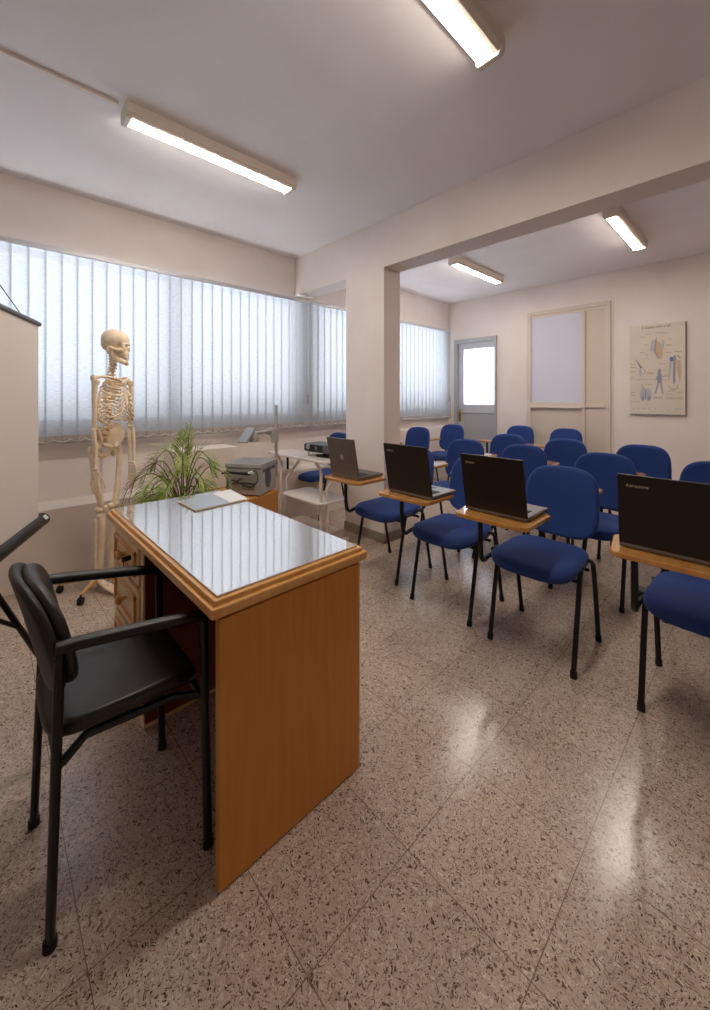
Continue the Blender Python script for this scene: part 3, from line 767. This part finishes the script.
# ------------------------------------------------------------------ palm in a pot
pl = thing('potted_palm', 'green feathery palm in a pot behind the desk, beside the skeleton', 'plant', (-2.86, 1.02, 0))
MB().lathe([(.085, 0), (.09, .02), (.125, .30), (.138, .302), (.138, .345), (.122, .345), (.118, .31)], seg=24).build('pot', M['pot'], pl, True)
MB().lathe([(.115, .30), (.117, .315), (.02, .325)], seg=20).build('soil', M['soil'], pl, True)
rr = random.Random(11)
def frond(az, reach, top, dry=False, lw=.0085):
    c, s_ = math.cos(az), math.sin(az)
    bx, by = rr.uniform(-.03, .03), rr.uniform(-.03, .03)
    P = [(bx, by, .32), (bx+c*reach*.18, by+s_*reach*.18, .32+(top-.32)*.62), (bx+c*reach*.5, by+s_*reach*.5, top), (bx+c*reach*.85, by+s_*reach*.85, top-.05*reach/.3), (bx+c*reach, by+s_*reach, top-.17*reach/.3)]
    if reach < .12: P = [(bx, by, .32), (bx+c*reach*.3, by+s_*reach*.3, .32+(top-.32)*.5), (bx+c*reach*.6, by+s_*reach*.6, .32+(top-.32)*.8), (bx+c*reach, by+s_*reach, top)]
    S = smooth_path(P, 8)
    b = MB(); b.use(M['leafdry'] if dry else M['stem']); b.tube(S, [.0055, .0018], 5)
    b.use(M['leafdry'] if dry else M['leaf'])
    n = len(S); i0 = int(n*.40)
    for i in range(i0, n):
        T = (S[min(i+1, n-1)]-S[max(i-1, 0)]).normalized()
        side = T.cross(Vector((0, 0, 1)))
        side = side.normalized() if side.length > .05 else Vector((-s_, c, 0))
        upv = side.cross(T)
        f = (i-i0)/(n-i0); ll = (.10+.06*math.sin(PI*min(1, f*1.1+.1)))*rr.uniform(.85, 1.1)
        for sd in (-1, 1):
            d_ = (T*rr.uniform(.75, 1.0) + side*sd*rr.uniform(.45, .7) + upv*rr.uniform(.1, .4)).normalized()
            tip = S[i]+d_*ll*(1-.35*f)+Vector((0, 0, -.22*ll*rr.uniform(.2, 1)))
            mid = S[i]+d_*ll*.5*(1-.3*f)
            wv = d_.cross(upv); wv = wv.normalized()*lw*.6 if wv.length > .01 else side*lw*.6
            v = [b.bm.verts.new(p) for p in (S[i]-wv*.3, mid+wv, tip, mid-wv)]
            b.face(v)
    b.build('frond', None, pl, False)
for az, reach, top in ((.3, .04, 1.03), (2.6, .06, .97), (.75, .22, .86), (1.2, .30, .74), (-2.35, .22, .86), (-1.9, .26, .80), (-1.3, .32, .72), (-.4, .16, .84), (-.9, .24, .70), (.3, .26, .72), (1.6, .22, .80), (-2.7, .30, .64), (2.2, .30, .64), (.9, .30, .58), (-1.2, .34, .56), (-2.0, .32, .58), (0.0, .30, .56), (-.6, .26, .56), (-1.7, .26, .62), (-2.4, .24, .52), (-.3, .2, .6), (.6, .2, .62), (-1.1, .2, .64), (1.4, .22, .56)):
    frond(az+rr.uniform(-.1, .1), reach, top)
for az, reach, top in ((-1.75, .40, .72), (-1.35, .36, .80)): frond(az, reach, top, True, .004)

# ------------------------------------------------------------------ low wooden table with overhead projector
lt = thing('low_table', 'low honey-coloured wooden table under the overhead projector', 'table', (-2.74, 1.75, 0), R(18))
MB().box(-.50, .0, -.46, .0, .462, .49, .003).build('tabletop', M['tablewood'], lt)
MB().box(-.025, -.004, -.45, -.01, .03, .464).build('side_panel', M['tablewood'], lt)
MB().box(-.495, -.474, -.45, -.01, .03, .464).build('side_panel', M['tablewood'], lt)
MB().box(-.474, -.025, -.03, -.012, .05, .464).build('back_panel', M['tablewood'], lt)
oh = thing('overhead_projector', 'grey overhead projector with mirror arm on the low wooden table', 'overhead projector', (-2.845, 1.56, .49), R(35))
hw = .145
b = MB(); b.box(-hw, hw, -hw, hw, .008, .215, .008); b.box(-hw-.006, hw+.006, -hw-.006, hw+.006, .215, .248, .005)
for sx in (-1, 1):
    for sy in (-1, 1): b.tube([(sx*.11, sy*.11, 0), (sx*.11, sy*.11, .012)], .014, 8)
body = b.build('body', M['grey'], oh)
MB().box(-hw+.02, hw-.02, -hw+.02, hw-.02, .247, .2505).build('stage_glass', M['mirror'], oh)
b = MB(); b.tube([(hw-.001, -.015, .12), (hw+.003, -.015, .12)], .075, 24); b.xf(Matrix.Translation((0, -.015, .12)) @ Matrix.Diagonal((1, .72, 1, 1)) @ Matrix.Translation((0, .015, -.12)))
gr = b.build('fan_grille', M['greyd'], oh)
b = MB()
for k in range(7):
    for q in range(2): b.box(hw, hw+.004, -.11+.034*k, -.11+.034*k+.022, .192-.012*q, .198-.012*q)
b.build('vent_slot', M['blackp'], oh)
b = MB()
for k in range(3): b.box(-.01, .09, -hw-.002, -hw+.001, .05+.02*k, .056+.02*k)
b.build('front_slot', M['greyd'], oh)
b = MB(); b.tube(smooth_path([(-.165, -hw-.02, .17), (-.12, -hw-.03, .182), (.0, -hw-.03, .178), (.075, -hw-.03, .178)], 5), [.008, .013, .014, .012], 8)
b.tube([(-.13, -hw, .185), (-.13, -hw-.03, .185)], .009, 6)
b.build('carry_handle', M['blackp'], oh, True)
b = MB(); b.tube(smooth_path([(.085, -hw-.03, .185), (.11, -hw-.018, .20), (.125, -hw-.01, .15), (.115, -hw-.01, .11), (.06, -hw-.012, .07), (-.02, -hw-.012, .10), (-.09, -hw-.012, .12), (-.14, -hw-.01, .06)], 6), .0035, 6)
b.tube(smooth_path([(.11, -hw-.012, .1), (.0, -hw-.018, .105), (-.08, -hw-.012, .09), (.0, -hw-.012, .14)], 6), .0035, 6)
b.build('power_cord', M['blackp'], oh, True)
MB().tube([(.06, -hw-.03, .18), (.095, -hw-.03, .19)], [.012, .015], 8).build('plug', M['label'], oh, True)
MB().box(hw-.012, hw+.008, hw, hw+.02, .09, .69, .002).build('column', M['grey'], oh)
b = MB(); b.box(hw-.03, hw+.014, hw-.03, hw+.03, .38, .50, .004)
b.prism([(.0, .46), (.11, .50), (.11, .42), (.09, .39), (.06, .44)], lambda a_, z_, d_: (hw-.11+a_, hw-.012+d_-.0*a_, z_), 0, .012)
b.box(-.02, hw, hw-.02, hw+.0, .475, .495, .003)
b.tube([(hw-.01, hw, .485), (.0, .0, .465)], .014, 8)
b.build('mirror_arm', M['grey'], oh)
mt = Matrix.Translation((-.03, -.03, .455)) @ Matrix.Rotation(R(-25), 4, 'Z') @ Matrix.Rotation(R(52), 4, 'X')
b = MB(); b.box(-.055, .055, -.07, .07, -.008, .008, .003, ); b.xf(mt); mh = b.build('mirror_head', M['mirror'], oh)
b = MB(); b.lathe([(.035, .40), (.038, .43), (.03, .47)], (.01, .01, 0), 16); b.build('lens_barrel', M['grey'], mh, True)

# ------------------------------------------------------------------ white trolley and beamer
tr = thing('projector_trolley', 'white metal trolley with shelves carrying the black projector', 'trolley', (-2.80, 2.085, 0))
MB().slab(.44, .135, .022, 14, .006, 48, lambda x, y, z_: (x-.03, y, z_+.724)).build('top_shelf', M['whitetop'], tr, True)
MB().slab(.29, .165, .02, 8, .006, 48, lambda x, y, z_: (x+.045, y+.03, z_+.375)).build('middle_shelf', M['whitetop'], tr, True)
MB().box(-.30, .25, -.08, .165, .085, .1, .002).build('base_shelf', M['white'], tr)
for x in (-.29, .30):
    for sy in (-1, 1):
        yb = -.06+sy*.02
        b = MB(); b.tube(smooth_path([(x+sy*.018, yb, .03), (x+sy*.018, yb, .40), (x+sy*.022, yb, .50), (x+sy*.04, sy*.06, .62), (x+sy*.06, sy*.10, .71), (x+sy*.062, sy*.105, .715)], 6), .0125, 10)
        b.build('leg', M['white'], tr, True)
    MB().box(x-.025, x+.025, -.16, .2, .0, .03, .004).build('foot_bar', M['white'], tr)
pj = thing('projector', 'black video projector sitting on the top of the white trolley', 'projector', (-2.67, 2.15, .735), R(5))
b = MB(); b.slab(.145, .10, .07, 8, .01, 40, lambda x, y, z_: (x, y, z_+.075)); pb = b.build('body', M['greyd'], pj, True)
MB().box(-.13, .1, -.104, -.096, .05, .105, .004).build('front_panel', M['blackp'], pj)
b = MB(); b.tube([(-.075, -.098, .085), (-.075, -.112, .085)], .022, 16); ln = b.build('lens_ring', M['grey'], pj, True)
MB().sph((-.075, -.108, .085), (.016, .008, .016)).build('lens', M['lens'], ln, True)
b = MB(); b.tube([(.02, -.1, .078), (.02, -.109, .078)], .018, 16); b.build('focus_ring', M['greyd'], pj, True)
b = MB(); b.tube([(-.11, -.07, .0), (-.11, -.07, .045)], .006, 6); b.build('front_foot', M['grey'], pj)
b = MB(); b.tube([(.04, -.02, .01), (.04, -.02, .045)], .014, 8); b.slab(.09, .06, .012, 4, .005, 30, lambda x, y, z_: (x+.06, y-.02, z_+.007)); b.build('tilt_stand', M['blackp'], pj, True)
MB().tube([(.10, .0, .11), (.10, .0, .116)], .012, 10).build('button', M['grey'], pj)

# ------------------------------------------------------------------ tablet-arm chairs
def make_chair():
    t = thing('tablet_chair', 'x', 'chair', (0, 0, 0), 0, 'blue upholstered tablet-arm chairs in rows')
    def sb(x, y, z):
        u = (y+.07)/.21   # -1 front .. 1 back
        zz = z+.437-.035*max(0, -u-.35)**2*2.2 + .012*u*u + .006*abs(x/.2)**2
        return (x*(1-.03*u), y, zz)
    MB().slab(.196, .205, .062, 4.2, .028, 44, lambda x, y, z: sb(x, y-.05, z), .008).build('seat', M['fabric'], t, True)
    def bb(x, y, z):   # y is height above the middle, z the thickness, + to the front
        zz = .672+y
        wv = 1 + .04*(-y/.19)
        return (x*wv, .262 + .16*y - z + .0 - .045*(1-(x/.2)**2)*0 - .035*(x/.2)**2 - .03*(max(0, -y)/.19)**2, zz)
    MB().slab(.191, .186, .052, 3.4, .024, 44, bb, .006).build('backrest', M['fabric'], t, True)
    for sx in (-1, 1):
        X = sx*.197; Xi = sx*.175
        b = MB()
        P = [(X, -.19, .01), (X, -.105, .395), (X-sx*.003, -.075, .438), (Xi, .02, .452)]
        b.tube(smooth_path(P, 6), .0115, 10, flat=.8, up=(1, 0, 0))
        lg = b.build('leg', M['black'], t, True)
        MB().tube([(X, -.192, 0), (X, -.186, .03)], .014, 10).build('foot_cap', M['rubber'], lg, True)
        b = MB()
        P = [(X, .19, .01), (X, .112, .37), (X-sx*.003, .085, .432), (X-sx*.006, .045, .452), (Xi, .02, .452)]
        b.tube(smooth_path(P, 6), .0115, 10, flat=.8, up=(1, 0, 0))
        lg = b.build('leg', M['black'], t, True)
        MB().tube([(X, .192, 0), (X, .186, .03)], .014, 10).build('foot_cap', M['rubber'], lg, True)
        b = MB(); b.tube(smooth_path([(sx*.1, .02, .40), (sx*.11, .19, .405), (sx*.115, .25, .45), (sx*.115, .27, .58), (sx*.1, .285, .62)], 5), .011, 8, flat=.6, up=(1, 0, 0))
        b.build('back_support', M['black'], t, True)
    b = MB(); b.tube([(-.19, -.10, .395), (.19, -.10, .395)], .009, 8); b.build('crossbar', M['black'], t, True)
    b = MB(); b.tube([(-.19, .06, .40), (.19, .06, .40)], .009, 8); b.build('crossbar', M['black'], t, True)
    # writing tablet on the sitter's right hand
    poly = [(-.245, -.44), (-.225, -.46), (.07, -.455), (.1, -.43), (.1, -.19), (.08, -.165), (-.02, -.165), (-.12, -.21), (-.255, -.235), (-.275, -.265)]
    b = MB(); b.prism(poly, lambda x, y, d_: (x, y, d_), .679, .70)
    tb = b.build('tablet', M['tablet'], t, bevel=.004)
    b = MB(); b.tube(smooth_path([(-.2, -.285, .676), (-.2, -.285, .60), (-.2, -.283, .50), (-.203, -.268, .44), (-.207, -.235, .418), (-.207, -.20, .424), (-.2, -.16, .43), (-.195, -.10, .425)], 6), .0125, 10)
    b.box(-.25, -.12, -.33, -.24, .67, .677)
    b.build('tablet_arm', M['black'], t, True)
    b = MB(); b.box(-.225, -.185, -.13, -.07, .405, .45, .006); b.build('pivot_bracket', M['blackp'], t)
    return t
proto = make_chair()
OFF = .19
rows = [
 (-1.885, 1.985, 0, 'blue tablet chair in the front row holding the grey laptop, nearest the column'),
 (-1.31, 1.92, 0, 'blue tablet chair in the front row, second from the column, holding a black laptop'),
 (-0.785, 1.9, 0, 'blue tablet chair in the front row with its whole backrest showing beside a black laptop'),
 (-0.145, 1.9, 0, 'nearest blue tablet chair, cut by the right edge, holding the largest-looking laptop'),
 (-1.905, 2.78, 0, 'blue tablet chair of the second row right of the column, tablet shining white'),
 (-1.36, 2.75, 0, 'blue tablet chair of the second row just above the third laptop from the column'),
 (-0.77, 2.68, 0, 'blue tablet chair of the second row left of the largest-looking laptop'),
 (-0.185, 2.74, 0, 'blue tablet chair of the second row whose top shows behind the largest-looking laptop'),
 (-3.12, 3.66, 0, 'blue tablet chair just right of the column, near the windows'),
 (-1.87, 3.56, 0, 'blue tablet chair of the third row below and right of the grey door'),
 (-1.29, 3.5, 0, 'blue tablet chair of the third row in front of the glazed partition'),
 (-0.69, 3.44, 0, 'blue tablet chair of the third row below the anatomy poster'),
 (-0.06, 3.52, 0, 'blue tablet chair of the third row barely showing at the right edge'),
 (-3.09, 4.42, 0, 'blue tablet chair in the back corner between the blinds and the grey door'),
 (-2.3, 4.85, 0, 'blue tablet chair in the back row just right of the grey door'),
 (-1.7, 4.78, 0, 'blue tablet chair in the back row under the glazed partition'),
 (-3.22, 2.38, 0, 'blue tablet chair behind the white trolley, left of the column'),
]
chairs = []
for i, (x, y, rz, lb) in enumerate(rows):
    o = proto if i == 0 else dup(proto)
    o.location = (x, y+OFF, 0); o.rotation_euler = (0, 0, rz); o['label'] = lb
    chairs.append(o)

# ------------------------------------------------------------------ laptops
def laptop(x, y, w, dp, lh, lid, deck, logo, label, rz=0, lean=.05):
    t = thing('laptop', label, 'laptop', (x, y, .70), rz, 'laptops on the front row tablets')
    h = w/2
    MB().box(-h, h, 0, dp, .003, .020, .004).build('base', lid if deck is M['lapdeckd'] else M['lapgrey'], t)
    MB().box(-h+.006, h-.006, .012, dp-.006, .0195, .0215, .001).build('deck', deck, t)
    b = MB()
    for r in range(5):
        for c in range(13):
            kx = -h+.025+(w-.05)*c/13; ky = .03+.019*r
            b.box(kx, kx+(w-.05)/13*.86, ky, ky+.016, .0212, .0232)
    b.build('keyboard', M['keys'], t)
    MB().box(-.045, .045, dp-.085, dp-.03, .0212, .0222).build('touchpad', M['lapdeckd'], t)
    a = math.atan2(lean, lh)
    mt_ = Matrix.Translation((0, .008, .016)) @ Matrix.Rotation(a, 4, 'X')
    b = MB(); b.box(-h, h, -.008, .002, 0, lh, .003); b.xf(mt_); ld = b.build('lid', lid, t)
    b = MB(); b.box(-h+.012, h-.012, .0018, .003, .02, lh-.012); b.xf(mt_); b.build('screen', M['lcd'], ld)
    b = MB(); b.tube([(-h*.7, .006, .02), (-h*.45, .006, .02)], .007, 8); b.tube([(h*.45, .006, .02), (h*.7, .006, .02)], .007, 8); b.build('hinge', M['blackp'], t)
    if logo == 'ring':
        b = MB(); n = 24
        P = [(.0135*math.cos(2*PI*k/n), -.0088, lh*.5+.0165*math.sin(2*PI*k/n)) for k in range(n+1)]
        b.tube(P, .0018, 6, False)
        b.box(-.006, -.004, -.0095, -.008, lh*.5-.006, lh*.5+.006); b.box(-.001, .001, -.0095, -.008, lh*.5-.006, lh*.5+.006); b.box(.004, .006, -.0095, -.008, lh*.5-.006, lh*.5+.006)
        b.xf(mt_); b.build('round_emblem', M['logo'], ld, True)
    elif logo:
        m2 = mt_ @ Matrix.Translation((-h+.026, -.0083, lh-.043)) @ Matrix.Rotation(R(90), 4, 'X')
        text_mesh('lid_lettering', logo, .0165, M['logo'], ld, m2)
    return t
laptop(-1.972, 1.778, .275, .235, .262, M['lapgrey'], M['lapdeckd'], 'ring', 'grey laptop with a round emblem on the tablet nearest the column', 0)
laptop(-1.366, 1.715, .305, .235, .275, M['lapblack'], M['lapdeck'], 'lenovo', 'black laptop on the second tablet from the column', 0)
laptop(-.865, 1.715, .302, .24, .268, M['lapblack'], M['lapdeck'], 'lenovo', 'black laptop on the third tablet from the column, in front of the full backrest', 0)
laptop(-.205, 1.70, .335, .235, .258, M['lapblack'], M['lapdeck'], 'Aerooore', 'largest-looking black laptop, cut by the right edge of the picture', 0, .03)

# ------------------------------------------------------------------ wall poster
PX0, PX1, PZ0, PZ1 = -1.122*KB, -.605*KB, kz(1.045), kz(2.092)
po = thing('anatomy_poster', 'pale anatomy chart with blue figures on the rear wall', 'poster', ((PX0+PX1)/2, YN-.003, PZ0))
pw, ph = PX1-PX0, PZ1-PZ0
MB().box(-pw/2, pw/2, -.026, 0, 0, ph).build('board', M['greyd'], po)
MB().box(-pw/2, pw/2-.004, -.028, -.0255, .004, ph).build('chart_sheet', M['posterpaper'], po)
def UV(px, py):   # position on the 673 x 1010 look at the chart
    u = (px-90)/462; top = 150-55*u; bot = 868+12*u
    return (-pw/2+u*pw, ph*(1-(py-top)/(bot-top)))
def shape(b, m, pts, d=.0288):
    b.use(m); b.prism([UV(*p) for p in pts], lambda x, z_, d_: (x, d_, z_), -.0279, -d)
def ell(cx, cy, rx, ry, n=14, a=0): return [(cx+rx*math.cos(2*PI*k/n)*math.cos(a)-ry*math.sin(2*PI*k/n)*math.sin(a), cy+rx*math.cos(2*PI*k/n)*math.sin(a)+ry*math.sin(2*PI*k/n)*math.cos(a)) for k in range(n)]
b = MB()
shape(b, M['p_tan'], ell(330, 330, 42, 72, a=-.25)); shape(b, M['p_bluel'], ell(285, 300, 16, 55, a=.2), .029); shape(b, M['p_bluel'], ell(372, 290, 12, 42), .029); shape(b, M['p_blue'], ell(312, 295, 7, 60, a=.08), .0292); shape(b, M['p_blue'], ell(318, 372, 6, 52, a=-.45), .0292); shape(b, M['p_tan'], ell(345, 385, 14, 30, a=-.3), .0292); shape(b, M['p_bluel'], ell(236, 378, 20, 6, a=.5)); shape(b, M['p_bluel'], ell(236, 407, 9, 5))
b.build('torso_figure', None, po)
b = MB(); shape(b, M['p_blue'], [(128, 410), (140, 418), (200, 480), (192, 490)]); shape(b, M['p_ink'], [(150, 430), (156, 430), (190, 490), (184, 492)], .029); shape(b, M['p_bluel'], ell(182, 525, 13, 36, a=-.1)); shape(b, M['p_inkl'], [(195, 480), (200, 478), (232, 520), (228, 524)]); shape(b, M['p_inkl'], [(228, 522), (232, 524), (205, 545), (203, 541)])
b.build('arm_figure', None, po)
b = MB(); shape(b, M['p_blue'], ell(343, 515, 15, 24)); shape(b, M['p_blue'], [(332, 530), (356, 530), (366, 560), (362, 610), (328, 610), (318, 570)]); shape(b, M['p_blue'], [(328, 605), (342, 605), (315, 700), (302, 700)]); shape(b, M['p_blue'], [(348, 605), (362, 605), (376, 700), (364, 700)]); shape(b, M['p_bluel'], [(322, 555), (328, 560), (310, 590), (304, 584)])
b.build('standing_figure', None, po)
b = MB(); shape(b, M['p_blued'], ell(441, 412, 17, 20)); shape(b, M['p_blue'], ell(466, 405, 13, 25)); shape(b, M['p_blue'], [(455, 420), (474, 420), (470, 600), (455, 630), (450, 560)]); shape(b, M['p_bluel'], [(425, 430), (445, 430), (430, 560), (412, 600)]); shape(b, M['p_tan'], [(478, 420), (512, 420), (516, 520), (508, 605), (496, 560), (480, 500)]); shape(b, M['p_bluel'], [(505, 420), (514, 420), (518, 540), (510, 545)], .029); shape(b, M['p_ink'], [(480, 380), (485, 378), (512, 400), (508, 404)]); shape(b, M['p_inkl'], [(415, 635), (420, 633), (440, 660), (480, 655), (488, 628), (493, 630), (484, 662), (440, 667)])
b.build('flayed_figure', None, po)
b = MB(); shape(b, M['p_bluel'], ell(203, 705, 24, 58)); shape(b, M['p_bluel'], ell(250, 708, 27, 54)); shape(b, M['p_blue'], [(186, 625), (192, 623), (232, 668), (228, 674)], .0292); shape(b, M['p_blue'], ell(228, 705, 7, 45), .0292); shape(b, M['p_blue'], ell(205, 735, 12, 22), .0292); shape(b, M['p_blue'], ell(257, 735, 13, 20), .0292)
b.build('organ_figure', None, po)
b = MB(); rt = random.Random(3)
def line(x0, x1, y, hgt=5, m='p_inkl'):
    x = x0
    while x < x1:
        l = rt.uniform(8, 22); e = min(x+l, x1)
        shape(b, M[m], [(x, y-hgt/2), (e, y-hgt/2-.08*(e-x)*0), (e, y+hgt/2), (x, y+hgt/2)]); x = e+rt.uniform(2.5, 4.5)
for x0, x1, y in ((225, 280, 208), (290, 410, 195), (180, 228, 232), (410, 450, 244), (222, 250, 296), (398, 442, 292), (398, 440, 302), (182, 210, 360), (398, 444, 358), (466, 520, 350), (340, 405, 452), (98, 142, 458), (98, 142, 484), (98, 142, 518), (100, 134, 568), (242, 296, 526), (242, 296, 534), (368, 404, 504), (368, 404, 545), (368, 400, 556), (236, 286, 622), (100, 132, 690), (98, 140, 712), (296, 366, 728), (296, 366, 736), (408, 470, 676), (482, 530, 686), (392, 450, 702), (398, 530, 730), (398, 530, 742), (115, 130, 822), (150, 175, 820), (200, 225, 820), (250, 270, 820), (302, 322, 822)): line(x0, x1, y)
for x0, x1, y in ((92, 405, 584), (92, 180, 768)): shape(b, M['p_inkl'], [(x0, y-1.5), (x1, y-1.5), (x1, y+1.5), (x0, y+1.5)])
line(395, 435, 838, 5, 'p_bluel'); line(470, 525, 826, 8, 'p_bluel')
b.build('captions', None, po)
uz = UV(192, 168)
text_mesh('chart_title', 'A Gradea volex e vall', .042, M['p_ink'], po, Matrix.Translation((uz[0], -.0283, uz[1])) @ Matrix.Rotation(R(90), 4, 'X') @ Matrix.Diagonal((.72, 1, 1, 1)))

# ------------------------------------------------------------------ light, camera
w = bpy.data.worlds.new('World'); bpy.context.scene.world = w; w.use_nodes = True
bg = w.node_tree.nodes['Background']; bg.inputs[1].default_value = 1
WN, WL = w.node_tree.nodes, w.node_tree.links
wt = WN.new('ShaderNodeTexCoord'); ws = WN.new('ShaderNodeSeparateXYZ'); wr = WN.new('ShaderNodeMapRange'); wr.interpolation_type = 'SMOOTHSTEP'
wr.inputs['From Min'].default_value = -.62; wr.inputs['From Max'].default_value = -.16
wr.inputs['To Min'].default_value = 0; wr.inputs['To Max'].default_value = 1
wm = WN.new('ShaderNodeMix'); wm.data_type = 'RGBA'
wm.inputs[6].default_value = (8.6, 9.0, 9.6, 1)     # ground glow added to lift the ceiling through the blinds
wm.inputs[7].default_value = (1.6, 1.71, 1.88, 1)   # hazy sky
WL.new(wt.outputs['Generated'], ws.inputs[0]); WL.new(ws.outputs['Z'], wr.inputs['Value']); WL.new(wr.outputs[0], wm.inputs[0]); WL.new(wm.outputs[2], bg.inputs[0])

cam = bpy.data.cameras.new('Camera'); co = bpy.data.objects.new('Camera', cam); C.objects.link(co)
co.location = (0, 0, 1.25); co.rotation_euler = (R(90), 0, R(46.45))
cam.sensor_fit = 'HORIZONTAL'; cam.sensor_width = 36; cam.lens = 36*390/710
cam.shift_y = -(505-397)/710; cam.clip_start = .02
sc = bpy.context.scene; sc.camera = co
sc.view_settings.view_transform = 'Standard'; sc.view_settings.look = 'None'
sc.view_settings.gamma = 1; sc.view_settings.exposure = .36; sc.view_settings.use_curve_mapping = False
sc.cycles.use_denoising = True
sc.cycles.max_bounces = 10; sc.cycles.diffuse_bounces = 6; sc.cycles.glossy_bounces = 4; sc.cycles.transmission_bounces = 6; sc.cycles.transparent_max_bounces = 8
sc.cycles.sample_clamp_indirect = 6
sc.cycles.caustics_reflective = False; sc.cycles.caustics_refractive = False
